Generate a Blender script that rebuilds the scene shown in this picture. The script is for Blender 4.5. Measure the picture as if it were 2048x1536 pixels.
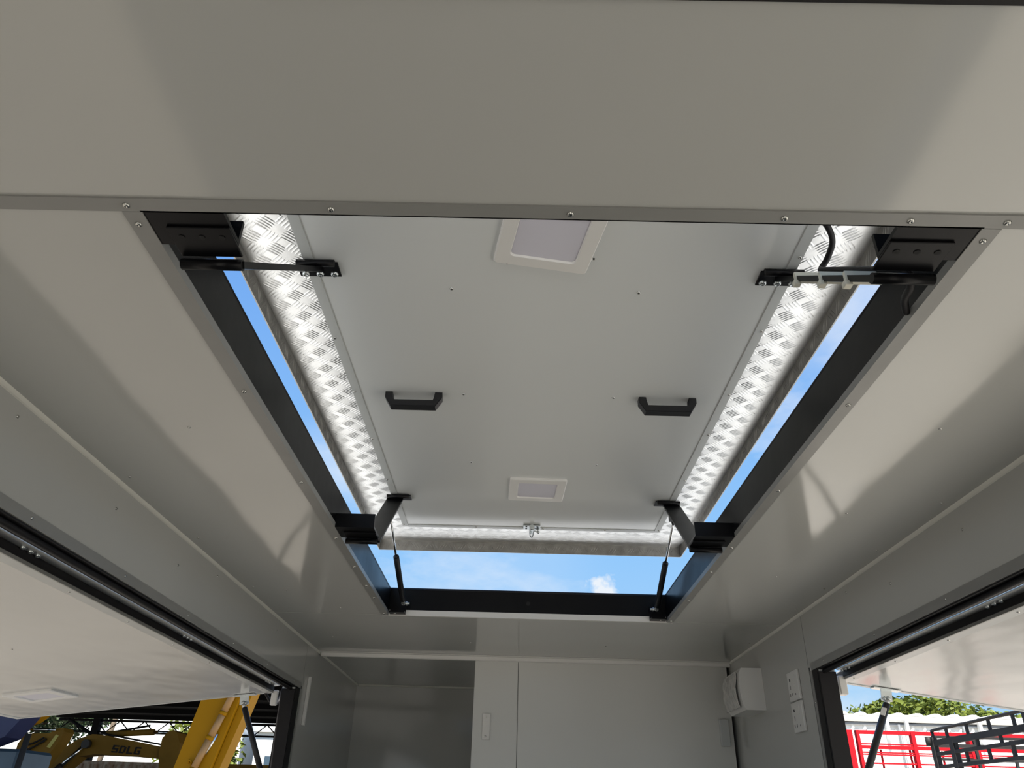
import bpy, bmesh, math, random
from mathutils import Vector, Matrix
random.seed(7)
for o in list(bpy.data.objects): bpy.data.objects.remove(o)
sc = bpy.context.scene
COL = sc.collection

# ------------------------------------------------------------------ camera, sky, sun, exposure
PITCH, YAW, ROLL, FPX, CAMZ = math.radians(29.924), math.radians(-0.811), math.radians(1.702), 1500.0, 1.44
cp, sp, cy, sy = math.cos(PITCH), math.sin(PITCH), math.cos(YAW), math.sin(YAW)
fwd = Vector((sy*cp, cy*cp, sp)); rgt = Vector((cy, -sy, 0)); upv = rgt.cross(fwd)
r2 = rgt*math.cos(ROLL) + upv*math.sin(ROLL); u2 = -rgt*math.sin(ROLL) + upv*math.cos(ROLL)
cam_d = bpy.data.cameras.new('camera'); cam = bpy.data.objects.new('camera', cam_d); COL.objects.link(cam)
cam_d.sensor_width = 36.0; cam_d.sensor_fit = 'HORIZONTAL'; cam_d.lens = FPX/2048*36.0
cam_d.clip_start = 0.02; cam_d.clip_end = 500
m = Matrix.Identity(4)
for i in range(3):
    m[i][0] = r2[i]; m[i][1] = u2[i]; m[i][2] = -fwd[i]
m[2][3] = CAMZ
cam.matrix_world = m
sc.camera = cam

SUN_DIR = Vector((-0.03, -0.52, 0.84)).normalized()      # towards the sun
sun_d = bpy.data.lights.new('sun', 'SUN'); sun = bpy.data.objects.new('sun', sun_d); COL.objects.link(sun)
sun_d.energy = 12.5; sun_d.angle = math.radians(0.53); sun_d.color = (1.0, 0.955, 0.875)
sun.rotation_euler = SUN_DIR.to_track_quat('Z', 'Y').to_euler(); sun.location = (-4, -8, 30)

world = bpy.data.worlds.new('sky'); sc.world = world; world.use_nodes = True
wn, wl = world.node_tree.nodes, world.node_tree.links; wn.clear()
def N(nodes, t, **kw):
    n = nodes.new(t)
    for k, v in kw.items(): setattr(n, k, v)
    return n
tc = N(wn, 'ShaderNodeTexCoord'); sx = N(wn, 'ShaderNodeSeparateXYZ'); wl.new(tc.outputs['Generated'], sx.inputs[0])
rp = N(wn, 'ShaderNodeValToRGB'); wl.new(sx.outputs[2], rp.inputs[0])
el = rp.color_ramp.elements
el[0].position = 0.0; el[0].color = (0.56, 0.76, 0.95, 1)
el[1].position = 0.95; el[1].color = (0.09, 0.25, 0.72, 1)
e = el.new(0.10); e.color = (0.42, 0.68, 0.95, 1)
e = el.new(0.30); e.color = (0.29, 0.58, 0.97, 1)
e = el.new(0.62); e.color = (0.165, 0.39, 0.88, 1)
mp = N(wn, 'ShaderNodeMapping'); mp.inputs['Scale'].default_value = (1.0, 1.0, 2.2); wl.new(tc.outputs['Generated'], mp.inputs[0])
nz = N(wn, 'ShaderNodeTexNoise'); nz.inputs['Scale'].default_value = 3.1; nz.inputs['Detail'].default_value = 7; nz.inputs['Roughness'].default_value = 0.6
wl.new(mp.outputs[0], nz.inputs['Vector'])
cr = N(wn, 'ShaderNodeValToRGB'); wl.new(nz.outputs['Fac'], cr.inputs[0])
cr.color_ramp.elements[0].position = 0.50; cr.color_ramp.elements[0].color = (0, 0, 0, 1)
cr.color_ramp.elements[1].position = 0.80; cr.color_ramp.elements[1].color = (0.9, 0.9, 0.9, 1)
# one small cumulus low in the sky ahead
cd = N(wn, 'ShaderNodeVectorMath', operation='DISTANCE'); cd.inputs[1].default_value = (0.1135, 0.962, 0.2475)
n2 = N(wn, 'ShaderNodeTexNoise'); n2.inputs['Scale'].default_value = 55; n2.inputs['Detail'].default_value = 5; wl.new(tc.outputs['Generated'], n2.inputs['Vector'])
n2m = N(wn, 'ShaderNodeMath', operation='MULTIPLY_ADD'); wl.new(n2.outputs['Fac'], n2m.inputs[0]); n2m.inputs[1].default_value = 0.05; n2m.inputs[2].default_value = -0.025
wl.new(tc.outputs['Generated'], cd.inputs[0])
ca = N(wn, 'ShaderNodeMath', operation='ADD'); wl.new(cd.outputs['Value'], ca.inputs[0]); wl.new(n2m.outputs[0], ca.inputs[1])
cs = N(wn, 'ShaderNodeMapRange'); wl.new(ca.outputs[0], cs.inputs[0])
cs.inputs[1].default_value = 0.022; cs.inputs[2].default_value = 0.012; cs.inputs[3].default_value = 0; cs.inputs[4].default_value = 0.85
cm = N(wn, 'ShaderNodeMath', operation='MAXIMUM'); wl.new(cr.outputs[0], cm.inputs[0]); wl.new(cs.outputs[0], cm.inputs[1])
mx = N(wn, 'ShaderNodeMixRGB'); wl.new(cm.outputs[0], mx.inputs[0]); wl.new(rp.outputs[0], mx.inputs[1]); mx.inputs[2].default_value = (0.93, 0.95, 0.97, 1)
# thin veils of cirrus
last = mx.outputs[0]
for dv, r0, r1, amt in (((0.405, 0.715, 0.565), 0.16, 0.02, 0.62), ((-0.25, 0.888, 0.385), 0.075, 0.01, 0.45), ((-0.02, 0.95, 0.29), 0.16, 0.02, 0.16)):
    d_ = N(wn, 'ShaderNodeVectorMath', operation='DISTANCE'); wl.new(tc.outputs['Generated'], d_.inputs[0]); d_.inputs[1].default_value = dv
    m_ = N(wn, 'ShaderNodeMapRange', interpolation_type='SMOOTHSTEP'); wl.new(d_.outputs['Value'], m_.inputs[0])
    m_.inputs[1].default_value = r0; m_.inputs[2].default_value = r1; m_.inputs[3].default_value = 0; m_.inputs[4].default_value = amt*1.6
    n_ = N(wn, 'ShaderNodeTexNoise'); n_.inputs['Scale'].default_value = 9; n_.inputs['Detail'].default_value = 5; wl.new(tc.outputs['Generated'], n_.inputs['Vector'])
    k_ = N(wn, 'ShaderNodeMath', operation='MULTIPLY'); wl.new(m_.outputs[0], k_.inputs[0]); wl.new(n_.outputs['Fac'], k_.inputs[1])
    x_ = N(wn, 'ShaderNodeMixRGB'); wl.new(k_.outputs[0], x_.inputs[0]); wl.new(last, x_.inputs[1]); x_.inputs[2].default_value = (0.85, 0.91, 0.97, 1); last = x_.outputs[0]
bg = N(wn, 'ShaderNodeBackground'); wl.new(last, bg.inputs[0]); bg.inputs[1].default_value = 1.0
wo = N(wn, 'ShaderNodeOutputWorld'); wl.new(bg.outputs[0], wo.inputs[0])

vs = sc.view_settings; vs.view_transform = 'Standard'; vs.look = 'None'; vs.gamma = 1.0; vs.use_curve_mapping = False
vs.exposure = 0.0

# ------------------------------------------------------------------ materials
MATS = {}
def mat(name, col, rough=0.5, metal=0.0, spec=0.5, noise=0.0, nscale=8.0, nstretch=(1, 1, 1), bump=0.0, bscale=4.0, bdetail=2.0, bdist=0.02, bstretch=(1, 1, 1), coat=0.0, col2=None, emit=None):
    if name in MATS: return MATS[name]
    mt = bpy.data.materials.new(name); mt.use_nodes = True
    nt = mt.node_tree; ns, ls = nt.nodes, nt.links
    b = ns['Principled BSDF']
    b.inputs['Base Color'].default_value = (*col, 1); b.inputs['Roughness'].default_value = rough
    b.inputs['Metallic'].default_value = metal; b.inputs['Specular IOR Level'].default_value = spec
    b.inputs['Coat Weight'].default_value = coat; b.inputs['Coat Roughness'].default_value = 0.08
    tcn = N(ns, 'ShaderNodeTexCoord')
    if noise > 0:
        mpn = N(ns, 'ShaderNodeMapping'); mpn.inputs['Scale'].default_value = nstretch; ls.new(tcn.outputs['Object'], mpn.inputs[0])
        t = N(ns, 'ShaderNodeTexNoise'); t.inputs['Scale'].default_value = nscale; t.inputs['Detail'].default_value = 5; ls.new(mpn.outputs[0], t.inputs['Vector'])
        r = N(ns, 'ShaderNodeMapRange'); ls.new(t.outputs['Fac'], r.inputs[0]); r.inputs[1].default_value = 0.3; r.inputs[2].default_value = 0.7
        mxn = N(ns, 'ShaderNodeMixRGB'); ls.new(r.outputs[0], mxn.inputs[0])
        c2 = col2 if col2 else tuple(c*(1-noise) for c in col)
        mxn.inputs[1].default_value = (*col, 1); mxn.inputs[2].default_value = (*c2, 1)
        ls.new(mxn.outputs[0], b.inputs['Base Color'])
        rr = N(ns, 'ShaderNodeMapRange'); ls.new(t.outputs['Fac'], rr.inputs[0]); rr.inputs[3].default_value = rough*0.85; rr.inputs[4].default_value = min(1, rough*1.2)
        ls.new(rr.outputs[0], b.inputs['Roughness'])
    if bump > 0:
        mpb = N(ns, 'ShaderNodeMapping'); mpb.inputs['Scale'].default_value = bstretch; ls.new(tcn.outputs['Object'], mpb.inputs[0])
        t2 = N(ns, 'ShaderNodeTexNoise'); t2.inputs['Scale'].default_value = bscale; t2.inputs['Detail'].default_value = bdetail; ls.new(mpb.outputs[0], t2.inputs['Vector'])
        bp = N(ns, 'ShaderNodeBump'); bp.inputs['Strength'].default_value = bump; bp.inputs['Distance'].default_value = bdist
        ls.new(t2.outputs['Fac'], bp.inputs['Height']); ls.new(bp.outputs[0], b.inputs['Normal'])
    if emit:
        b.inputs['Emission Color'].default_value = (*emit[0], 1); b.inputs['Emission Strength'].default_value = emit[1]
    MATS[name] = mt
    return mt
ACP = mat('grey_white_composite_panel', (0.51, 0.512, 0.485), 0.095, spec=0.7, noise=0.03, nscale=2.0, bump=0.4, bscale=1.9, bdetail=1.0, bdist=0.014)
PART_LIT = mat('brightened_partition_panel', (0.66, 0.66, 0.625), 0.30, spec=0.9, noise=0.03, nscale=2.0, bump=0.3, bscale=1.5, bdetail=1.0, bdist=0.012)  # paler than the other wall panels, standing in for light at the far end
LIDW = mat('white_lid_panel', (0.70, 0.72, 0.71), 0.13, spec=0.55, noise=0.02, nscale=2.0, bump=0.2, bscale=1.6, bdetail=1.0, bdist=0.01)
DOORW = mat('white_door_panel', (0.58, 0.575, 0.55), 0.15, spec=0.6, noise=0.03, nscale=3.0, bump=0.35, bscale=2.2, bdetail=2.0, bdist=0.012, bstretch=(2.2, 1, 1))
TRIM = mat('grey_painted_trim', (0.28, 0.28, 0.265), 0.32, noise=0.05, nscale=12)
TRIML = mat('light_grey_trim', (0.52, 0.54, 0.53), 0.3, noise=0.04, nscale=12)
BEAD = mat('white_corner_bead', (0.78, 0.77, 0.70), 0.3)
BLACK = mat('black_painted_steel', (0.005, 0.005, 0.006), 0.3, spec=0.16, noise=0.25, nscale=10, bump=0.15, bscale=14, bdist=0.003)
RUB = mat('black_rubber', (0.012, 0.011, 0.012), 0.55, spec=0.3)
BPLAS = mat('black_plastic', (0.014, 0.014, 0.016), 0.42, spec=0.4)
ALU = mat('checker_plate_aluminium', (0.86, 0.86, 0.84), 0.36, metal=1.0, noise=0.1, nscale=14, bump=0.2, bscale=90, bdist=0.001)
ALU_SHADE = mat('shade_toned_plate_edge', (0.36, 0.35, 0.33), 0.42, metal=0.8, noise=0.3, nscale=40, bump=0.2, bscale=90, bdist=0.001)  # flange aluminium darkened to paint in its shade and dark reflections
ALUP = mat('plain_aluminium', (0.62, 0.63, 0.62), 0.35, metal=0.9, noise=0.06, nscale=20)
ZINC = mat('zinc_plated_steel', (0.62, 0.66, 0.66), 0.28, metal=1.0, noise=0.1, nscale=40)
CHROME = mat('polished_rod', (0.75, 0.75, 0.75), 0.12, metal=1.0)
SCREW = mat('screw_head', (0.55, 0.55, 0.52), 0.25, metal=1.0)
HOLE = mat('dark_recess', (0.01, 0.01, 0.01), 0.8)
WPLAS = mat('white_plastic', (0.78, 0.77, 0.74), 0.35, noise=0.02)
DIFF = mat('opal_diffuser', (0.66, 0.65, 0.72), 0.4)
TIE = mat('natural_nylon', (0.70, 0.68, 0.58), 0.45)
FLOORM = mat('grey_floor', (0.48, 0.46, 0.42), 0.45, noise=0.2, nscale=6)
CONC = mat('sunlit_concrete', (0.445, 0.41, 0.35), 0.85, noise=0.2, nscale=0.6)
YARD_DIM = mat('darkened_yard_ground', (0.20, 0.178, 0.148), 0.85, noise=0.25, nscale=0.8)  # left ground colour darkened to dim the light bounced onto door and ceiling
ROOFW = mat('weathered_roof_sheet', (0.50, 0.495, 0.475), 0.35, noise=0.03, nscale=4)
EXTW = mat('white_trailer_skin', (0.78, 0.77, 0.74), 0.35)
CLADW = mat('white_steel_cladding', (0.82, 0.82, 0.79), 0.4, noise=0.04, nscale=0.8)
GALV = mat('grey_downpipe', (0.16, 0.17, 0.18), 0.5)
RED = mat('red_paint', (0.42, 0.005, 0.012), 0.6, spec=0.2, noise=0.15, nscale=3)
DGREY = mat('charcoal_paint', (0.030, 0.028, 0.027), 0.6, spec=0.25, noise=0.2, nscale=5)
YEL = mat('machine_yellow', (0.40, 0.185, 0.001), 0.6, spec=0.15, noise=0.12, nscale=1.5)
YELD = mat('dusty_machine_yellow', (0.26, 0.145, 0.018), 0.6, spec=0.2, noise=0.25, nscale=1.2)
HYD = mat('tan_hydraulic_pipe', (0.40, 0.22, 0.08), 0.45)
DARKM = mat('dark_machine_steel', (0.03, 0.028, 0.027), 0.5)
BLUEM = mat('blue_machine_paint', (0.018, 0.024, 0.085), 0.45, noise=0.2, nscale=2)
BLUEG = mat('blue_grey_panel', (0.05, 0.085, 0.12), 0.4, noise=0.15, nscale=2)
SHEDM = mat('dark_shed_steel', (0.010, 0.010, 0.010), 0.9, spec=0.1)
CONT = mat('faded_container', (0.52, 0.46, 0.36), 0.6, noise=0.5, nscale=3, nstretch=(3, 3, 0.4), col2=(0.30, 0.17, 0.10))
BARK = mat('bark', (0.12, 0.09, 0.06), 0.9, noise=0.3)
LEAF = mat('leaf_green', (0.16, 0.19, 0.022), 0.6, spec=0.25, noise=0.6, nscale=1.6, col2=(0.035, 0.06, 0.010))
LEAF_SHADE = mat('leaf_shade_tone', (0.045, 0.085, 0.025), 0.6, noise=0.5, nscale=2.5)  # the far left tree's shade is put into this leaf colour
CLEAR = mat('clear_plastic_cover', (0.62, 0.61, 0.58), 0.12, noise=0.25, nscale=30, bump=0.4, bscale=40, bdist=0.003)

# ------------------------------------------------------------------ mesh helpers
def wloc(o):
    v = Vector((0, 0, 0))
    while o: v += o.location; o = o.parent
    return v
def obj(name, bm, mt, parent=None, smooth=False):
    off = wloc(parent) if parent else Vector((0, 0, 0))
    if parent: bmesh.ops.translate(bm, verts=bm.verts, vec=-off)
    bmesh.ops.recalc_face_normals(bm, faces=bm.faces)
    me = bpy.data.meshes.new(name)
    if smooth:
        for f in bm.faces: f.smooth = True
    bm.to_mesh(me); bm.free()
    me.materials.append(mt)
    o = bpy.data.objects.new(name, me); COL.objects.link(o)
    if parent: o.parent = parent
    return o
def thing(name, label, cat, loc=(0, 0, 0), group=None):
    o = bpy.data.objects.new(name, None); COL.objects.link(o); o.location = loc; o.empty_display_size = 0.05
    o['label'] = label; o['category'] = cat
    if group: o['group'] = group
    return o
def struct(name, bm, mt, label=None, parent=None):
    o = obj(name, bm, mt, parent)
    if not parent:
        o['kind'] = 'structure'
        if label: o['label'] = label
    return o
def B(): return bmesh.new()
def bx(bm, x0, x1, y0, y1, z0, z1, bev=0.0, seg=1):
    r = bmesh.ops.create_cube(bm, size=1.0)
    for v in r['verts']:
        v.co.x = x0 if v.co.x < 0 else x1; v.co.y = y0 if v.co.y < 0 else y1; v.co.z = z0 if v.co.z < 0 else z1
    if bev > 0:
        es = list({e for v in r['verts'] for e in v.link_edges})
        bmesh.ops.bevel(bm, geom=es, offset=bev, segments=seg, affect='EDGES')
    return bm
def box(*a, **k): return bx(B(), *a, **k)
def frame_of(a, b):
    d = (Vector(b)-Vector(a)); L = d.length; d.normalize()
    return d.to_track_quat('Z', 'Y').to_matrix().to_4x4(), L
def cyl(bm, a, b, r, r2=None, seg=14, caps=True):
    rot, L = frame_of(a, b)
    M4 = Matrix.Translation((Vector(a)+Vector(b))/2) @ rot
    res = bmesh.ops.create_cone(bm, cap_ends=caps, segments=seg, radius1=r, radius2=r if r2 is None else r2, depth=L, matrix=M4)
    for v in res['verts']:
        for f in v.link_faces:
            if len(f.verts) == 4: f.smooth = True
    return bm
def sph(bm, c, r, seg=12):
    res = bmesh.ops.create_uvsphere(bm, u_segments=seg, v_segments=max(6, seg//2), radius=r, matrix=Matrix.Translation(c))
    for v in res['verts']:
        for f in v.link_faces: f.smooth = True
    return bm
def prism(bm, pts, axis, a, b):
    """pts: 2D outline; axis 'x': (y,z) extruded a..b in x; 'y': (x,z); 'z': (x,y)"""
    def P(p, t):
        if axis == 'x': return (t, p[0], p[1])
        if axis == 'y': return (p[0], t, p[1])
        return (p[0], p[1], t)
    va = [bm.verts.new(P(p, a)) for p in pts]; vb = [bm.verts.new(P(p, b)) for p in pts]
    bm.faces.new(va); bm.faces.new(vb[::-1]); n = len(pts)
    for i in range(n): bm.faces.new((va[i], va[(i+1) % n], vb[(i+1) % n], vb[i]))
    return bm
def bar(bm, a, b, w, t, side):
    """flat bar from a to b, width w along `side`, thickness t across"""
    a, b = Vector(a), Vector(b); d = (b-a).normalized(); s = Vector(side).normalized(); s = (s-d*s.dot(d)).normalized(); n = d.cross(s)
    vs_ = []
    for p in (a, b):
        for q in ((-1, -1), (1, -1), (1, 1), (-1, 1)): vs_.append(bm.verts.new(p+s*q[0]*w/2+n*q[1]*t/2))
    for f in ((0, 1, 2, 3), (7, 6, 5, 4), (0, 4, 5, 1), (1, 5, 6, 2), (2, 6, 7, 3), (3, 7, 4, 0)): bm.faces.new([vs_[i] for i in f])
    return bm
def tube(bm, pts, r, seg=8, smooth_steps=6):
    P = [Vector(p) for p in pts]
    if smooth_steps > 1 and len(P) > 2:
        Q = []
        for i in range(len(P)-1):
            p0 = P[max(i-1, 0)]; p1 = P[i]; p2 = P[i+1]; p3 = P[min(i+2, len(P)-1)]
            for k in range(smooth_steps):
                t = k/smooth_steps
                Q.append(0.5*((2*p1)+(p2-p0)*t+(2*p0-5*p1+4*p2-p3)*t*t+(3*p1-p0-3*p2+p3)*t*t*t))
        Q.append(P[-1]); P = Q
    rings = []; prev = None
    for i, p in enumerate(P):
        d = (P[min(i+1, len(P)-1)]-P[max(i-1, 0)]).normalized()
        if prev is None:
            s = d.orthogonal().normalized()
        else:
            s = (prev-d*prev.dot(d)).normalized()
        prev = s; t = d.cross(s)
        rings.append([bm.verts.new(p+r*(math.cos(2*math.pi*k/seg)*s+math.sin(2*math.pi*k/seg)*t)) for k in range(seg)])
    for i in range(len(rings)-1):
        for k in range(seg):
            f = bm.faces.new((rings[i][k], rings[i][(k+1) % seg], rings[i+1][(k+1) % seg], rings[i+1][k])); f.smooth = True
    bm.faces.new(rings[0][::-1]); bm.faces.new(rings[-1])
    return bm
# shared screw meshes (head pointing along -Z), with a cross recess dimple
def lathe_mesh(name, prof, seg, mt):
    bm = B(); rings = []
    for r, z in prof:
        if r == 0: rings.append([bm.verts.new((0, 0, z))])
        else: rings.append([bm.verts.new((r*math.cos(2*math.pi*k/seg), r*math.sin(2*math.pi*k/seg), z)) for k in range(seg)])
    for a, b in zip(rings, rings[1:]):
        for k in range(seg):
            if len(b) == 1: bm.faces.new((a[k], a[(k+1) % seg], b[0]))
            elif len(a) == 1: bm.faces.new((a[0], b[(k+1) % seg], b[k]))
            else: bm.faces.new((a[k], a[(k+1) % seg], b[(k+1) % seg], b[k]))
    bmesh.ops.recalc_face_normals(bm, faces=bm.faces)
    for f in bm.faces: f.smooth = True
    me = bpy.data.meshes.new(name); bm.to_mesh(me); bm.free(); me.materials.append(mt); return me
SCREW_ME = lathe_mesh('screw_head', [(0.0048, 0.001), (0.0048, -0.0008), (0.0036, -0.0024), (0.0017, -0.0029), (0.0, -0.0010)], 8, SCREW)
BOLT_ME = lathe_mesh('bolt_head', [(0.0075, 0.001), (0.0075, -0.001), (0.0062, -0.0035), (0.0034, -0.0050), (0.0030, -0.0020), (0.0, -0.0018)], 8, ZINC)
def screw(pos, parent, direction=(0, 0, -1), me=None, s=1.0, name='screw'):
    o = bpy.data.objects.new(name, me or SCREW_ME); COL.objects.link(o); o.parent = parent
    o.location = Vector(pos)-wloc(parent)
    o.rotation_euler = (-Vector(direction)).to_track_quat('Z', 'Y').to_euler(); o.scale = (s, s, s)
    return o

# ------------------------------------------------------------------ dimensions (metres)
XL, XR, XLO, XRO = -0.943, 1.027, -1.000, 1.085        # inner and outer wall faces
ZC, ZR = 2.100, 2.150                                  # ceiling, roof skin
OX0, OX1, OY0, OY1 = -0.492, 0.579, 0.722, 2.947       # roof opening
YP, YB, YREAR = 3.783, 4.800, -1.60                    # partition, niche back, rear wall
HZ0, HZ1 = 0.95, 1.902                                 # serving hatch opening
LH0, LH1, RH0, RH1 = -0.30, 3.460, -0.30, 2.690        # hatch openings along Y
GZ = -0.60

# ================================================================== SETTING
struct('ground', box(-1.6, 90, -60, 120, GZ-0.3, GZ), CONC, 'wide sunlit beige concrete yard right of the trailer')
struct('ground', box(-90, -1.6, -60, 120, GZ-0.3, GZ), YARD_DIM, 'yard left of the trailer, darkened to bounce less light')
struct('floor', box(XLO, XRO, YREAR, YB+0.05, -0.08, 0.0), FLOORM)

# ceiling core with the opening cut out, panels proud of it
FX0, FX1, FY0, FY1 = OX0-0.045, OX1+0.045, OY0-0.045, OY1+0.045
c = B()
bx(c, XLO, FX0, YREAR, YB+0.05, ZC+0.005, ZR); bx(c, FX1, XRO, YREAR, YB+0.05, ZC+0.005, ZR)
bx(c, FX0, FX1, YREAR, FY0, ZC+0.005, ZR); bx(c, FX0, FX1, FY1, YB+0.05, ZC+0.005, ZR)
ceil = struct('ceiling', c, ROOFW)
obj('panel', box(XL, XR, YREAR+0.02, 0.705, ZC, ZC+0.005), ACP, ceil)
obj('panel', box(XL, OX0-0.006, 0.709, 2.9525, ZC, ZC+0.005), ACP, ceil)
obj('panel', box(OX1+0.006, XR, 0.709, 2.9525, ZC, ZC+0.005), ACP, ceil)
obj('panel', box(XL, XR, 2.956, YB, ZC, ZC+0.005), ACP, ceil)
# roof skin, sunlit, seen in the plate's reflection
r = B()
for a in ((XLO-0.01, FX0-0.001, YREAR, YB+0.06), (FX1+0.001, XRO+0.01, YREAR, YB+0.06), (FX0-0.001, FX1+0.001, YREAR, FY0-0.001), (FX0-0.001, FX1+0.001, FY1+0.001, YB+0.06)):
    bx(r, *a, ZR, ZR+0.004)
obj('roof_skin', r, ROOFW, ceil)
for x, y in ((-0.665, 1.35), (-0.905, 1.04), (-0.905, 1.62), (-0.905, 2.06), (-0.905, 2.58), (-0.905, 3.10), (-0.80, 2.62), (-0.66, 2.86), (-0.80, 3.40),
             (0.99, 1.66), (0.99, 2.02), (0.99, 2.42), (0.99, 2.70), (0.99, 3.30), (0.80, 1.28), (0.80, 1.74), (0.80, 2.30), (-0.20, 3.45), (0.40, 3.45)):
    screw((x, y, ZC), ceil, s=0.75)

# ceiling trims
t = B(); bx(t, XL, XR, 0.698, 0.7215, ZC-0.003, ZC-0.0002); bx(t, OX0, OX1, 0.7195, 0.7215, ZC-0.003, ZC+0.012)
tn = struct('trim_1', t, TRIM, 'grey screwed strip across the ceiling at the near edge of the roof opening')
for x in (-0.505, -0.245, 0.057, 0.325, 0.482+0.0, 0.602): screw((x, 0.710, ZC-0.003), tn)
t = B(); bx(t, -0.516, OX0+0.0002, 0.7225, 2.948, ZC-0.003, ZC-0.0002); bx(t, OX0+0.0002, OX0+0.0018, 0.7225, 2.945, ZC-0.003, ZC+0.011)
tl = struct('trim_2', t, TRIM, 'grey screwed angle along the left edge of the roof opening')
for y in (0.745, 1.19, 1.62, 2.02, 2.30, 2.52, 2.68, 2.92): screw((-0.5045, y, ZC-0.003), tl)
t = B(); bx(t, OX1-0.0002, 0.602, 0.7225, 2.948, ZC-0.003, ZC-0.0002); bx(t, OX1-0.0018, OX1-0.0002, 0.7225, 2.945, ZC-0.003, ZC+0.011)
tr = struct('trim_3', t, TRIM, 'grey screwed angle along the right edge of the roof opening')
for y in (0.745, 1.19, 1.60, 2.02, 2.26, 2.60, 2.92): screw((0.5905, y, ZC-0.003), tr)
t = B(); bx(t, -0.516, 0.602, OY1-0.0002, OY1+0.009, ZC-0.003, ZC-0.0002); bx(t, OX0+0.002, OX1-0.002, OY1-0.0018, OY1-0.0002, ZC-0.003, ZC+0.018)
struct('trim_4', t, WPLAS, 'thin bright aluminium strip at the far edge of the roof opening')
struct('trim_5', prism(B(), [(XL, ZC), (XL+0.008, ZC), (XL+0.0065, ZC-0.0035), (XL+0.0035, ZC-0.0065), (XL, ZC-0.008)], 'y', YREAR+0.02, YB), BEAD, 'white bead in the corner of ceiling and left wall')
struct('trim_6', prism(B(), [(XR, ZC), (XR-0.008, ZC), (XR-0.0065, ZC-0.0035), (XR-0.0035, ZC-0.0065), (XR, ZC-0.008)], 'y', YREAR+0.02, YP-0.02), BEAD, 'white bead in the corner of ceiling and right wall')
t = B(); bx(t, XL+0.01, XR-0.001, YP-0.016, YP-0.001, ZC-0.020, ZC-0.0005, bev=0.003); bx(t, XL+0.01, XR-0.001, YP-0.045, YP-0.016, ZC-0.0035, ZC-0.0005)
struct('trim_7', t, WPLAS, 'white moulded cornice strip along the top of the partition')
struct('trim_8', prism(B(), [(YB, ZC), (YB-0.010, ZC), (YB-0.005, ZC-0.008), (YB, ZC-0.010)], 'x', XL+0.011, -0.19), BEAD, 'thin bead along the top of the niche back wall')
struct('trim_9', box(-0.25, XR, 0.36, 0.4230, ZC-0.004, ZC-0.0003), RUB, 'black strip across the ceiling above the camera')

# side walls with the hatch openings
def side_wall(name, xi, xo, y0, y1, seam, label):
    s = 1 if xi > 0 else -1
    xa, xb = (xo, xi-0.004*1) if s < 0 else (xi+0.004, xo)
    w = B()
    bx(w, xa, xb, YREAR, YB+0.05, 0, HZ0); bx(w, xa, xb, YREAR, YB+0.05, HZ1, ZC+0.005)
    bx(w, xa, xb, YREAR, y0, HZ0, HZ1); bx(w, xa, xb, y1, YB+0.05, HZ0, HZ1)
    o = struct(name, w, EXTW, label)
    xp = sorted((xi, xi+0.004*s))
    def pan(a, b, c_, d): obj('panel', box(xp[0], xp[1], a, b, c_, d), ACP, o)
    pan(YREAR+0.02, seam-0.002, HZ1+0.012, ZC); pan(YREAR+0.02, seam-0.002, 0.0, HZ0-0.012)
    pan(YREAR+0.02, y0-0.012, HZ0-0.009, HZ1+0.009)
    pan(seam+0.002, YB, 0.0, ZC)
    xs = xi-0.0002*s
    for y, z in ((0.55, 1.975), (1.25, 2.065), (1.67, 2.04), (2.06, 2.02), (2.35, 2.07), (3.05, 2.05)):
        if y < seam: screw((xs, y, z), o, direction=(-s, 0, 0), s=0.75)
    return o, s
JOINT = mat('grey_sealant', (0.10, 0.10, 0.095), 0.7)
wlft, _ = side_wall('wall_left', XL, XLO, LH0, LH1, 3.556, 'grey white left wall above and around the serving hatch')
wrgt, _ = side_wall('wall_right', XR, XRO, RH0, RH1, 2.768, 'grey white right wall above and around the serving hatch')
obj('joint', box(XL-0.0039, XL-0.0006, 3.5542, 3.5578, 0, ZC-0.012), JOINT, wlft)
obj('joint', box(XR+0.0006, XR+0.0039, 2.7662, 2.7698, 0, ZC-0.012), JOINT, wrgt)
obj('joint', box(XL+0.012, XR-0.012, 2.9527, 2.9558, ZC+0.0007, ZC+0.0049), JOINT, ceil)
def wall_trim(name, xi, y0, y1, label):
    s = 1 if xi > 0 else -1
    xs = sorted((xi, xi-0.0025*s)); t = B()
    bx(t, *xs, y0-0.03, y1+0.002, HZ1+0.0, HZ1+0.024); bx(t, *xs, y1, y1+0.02, HZ0-0.02, HZ1-0.0005)
    o = struct(name, t, TRIM, label)
    y = y1-0.12
    while y > y0: screw((xi-0.0025*s, y, HZ1+0.013), o, direction=(-s, 0, 0), s=0.8); y -= 0.405
    for z in (1.80, 1.55): screw((xi-0.0025*s, y1+0.010, z), o, direction=(-s, 0, 0), s=0.7)
wall_trim('trim_10', XL, LH0, LH1+0.072, 'grey screwed strip above the left serving hatch')
wall_trim('trim_11', XR, RH0, RH1+0.048, 'grey screwed strip above the right serving hatch')

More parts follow.
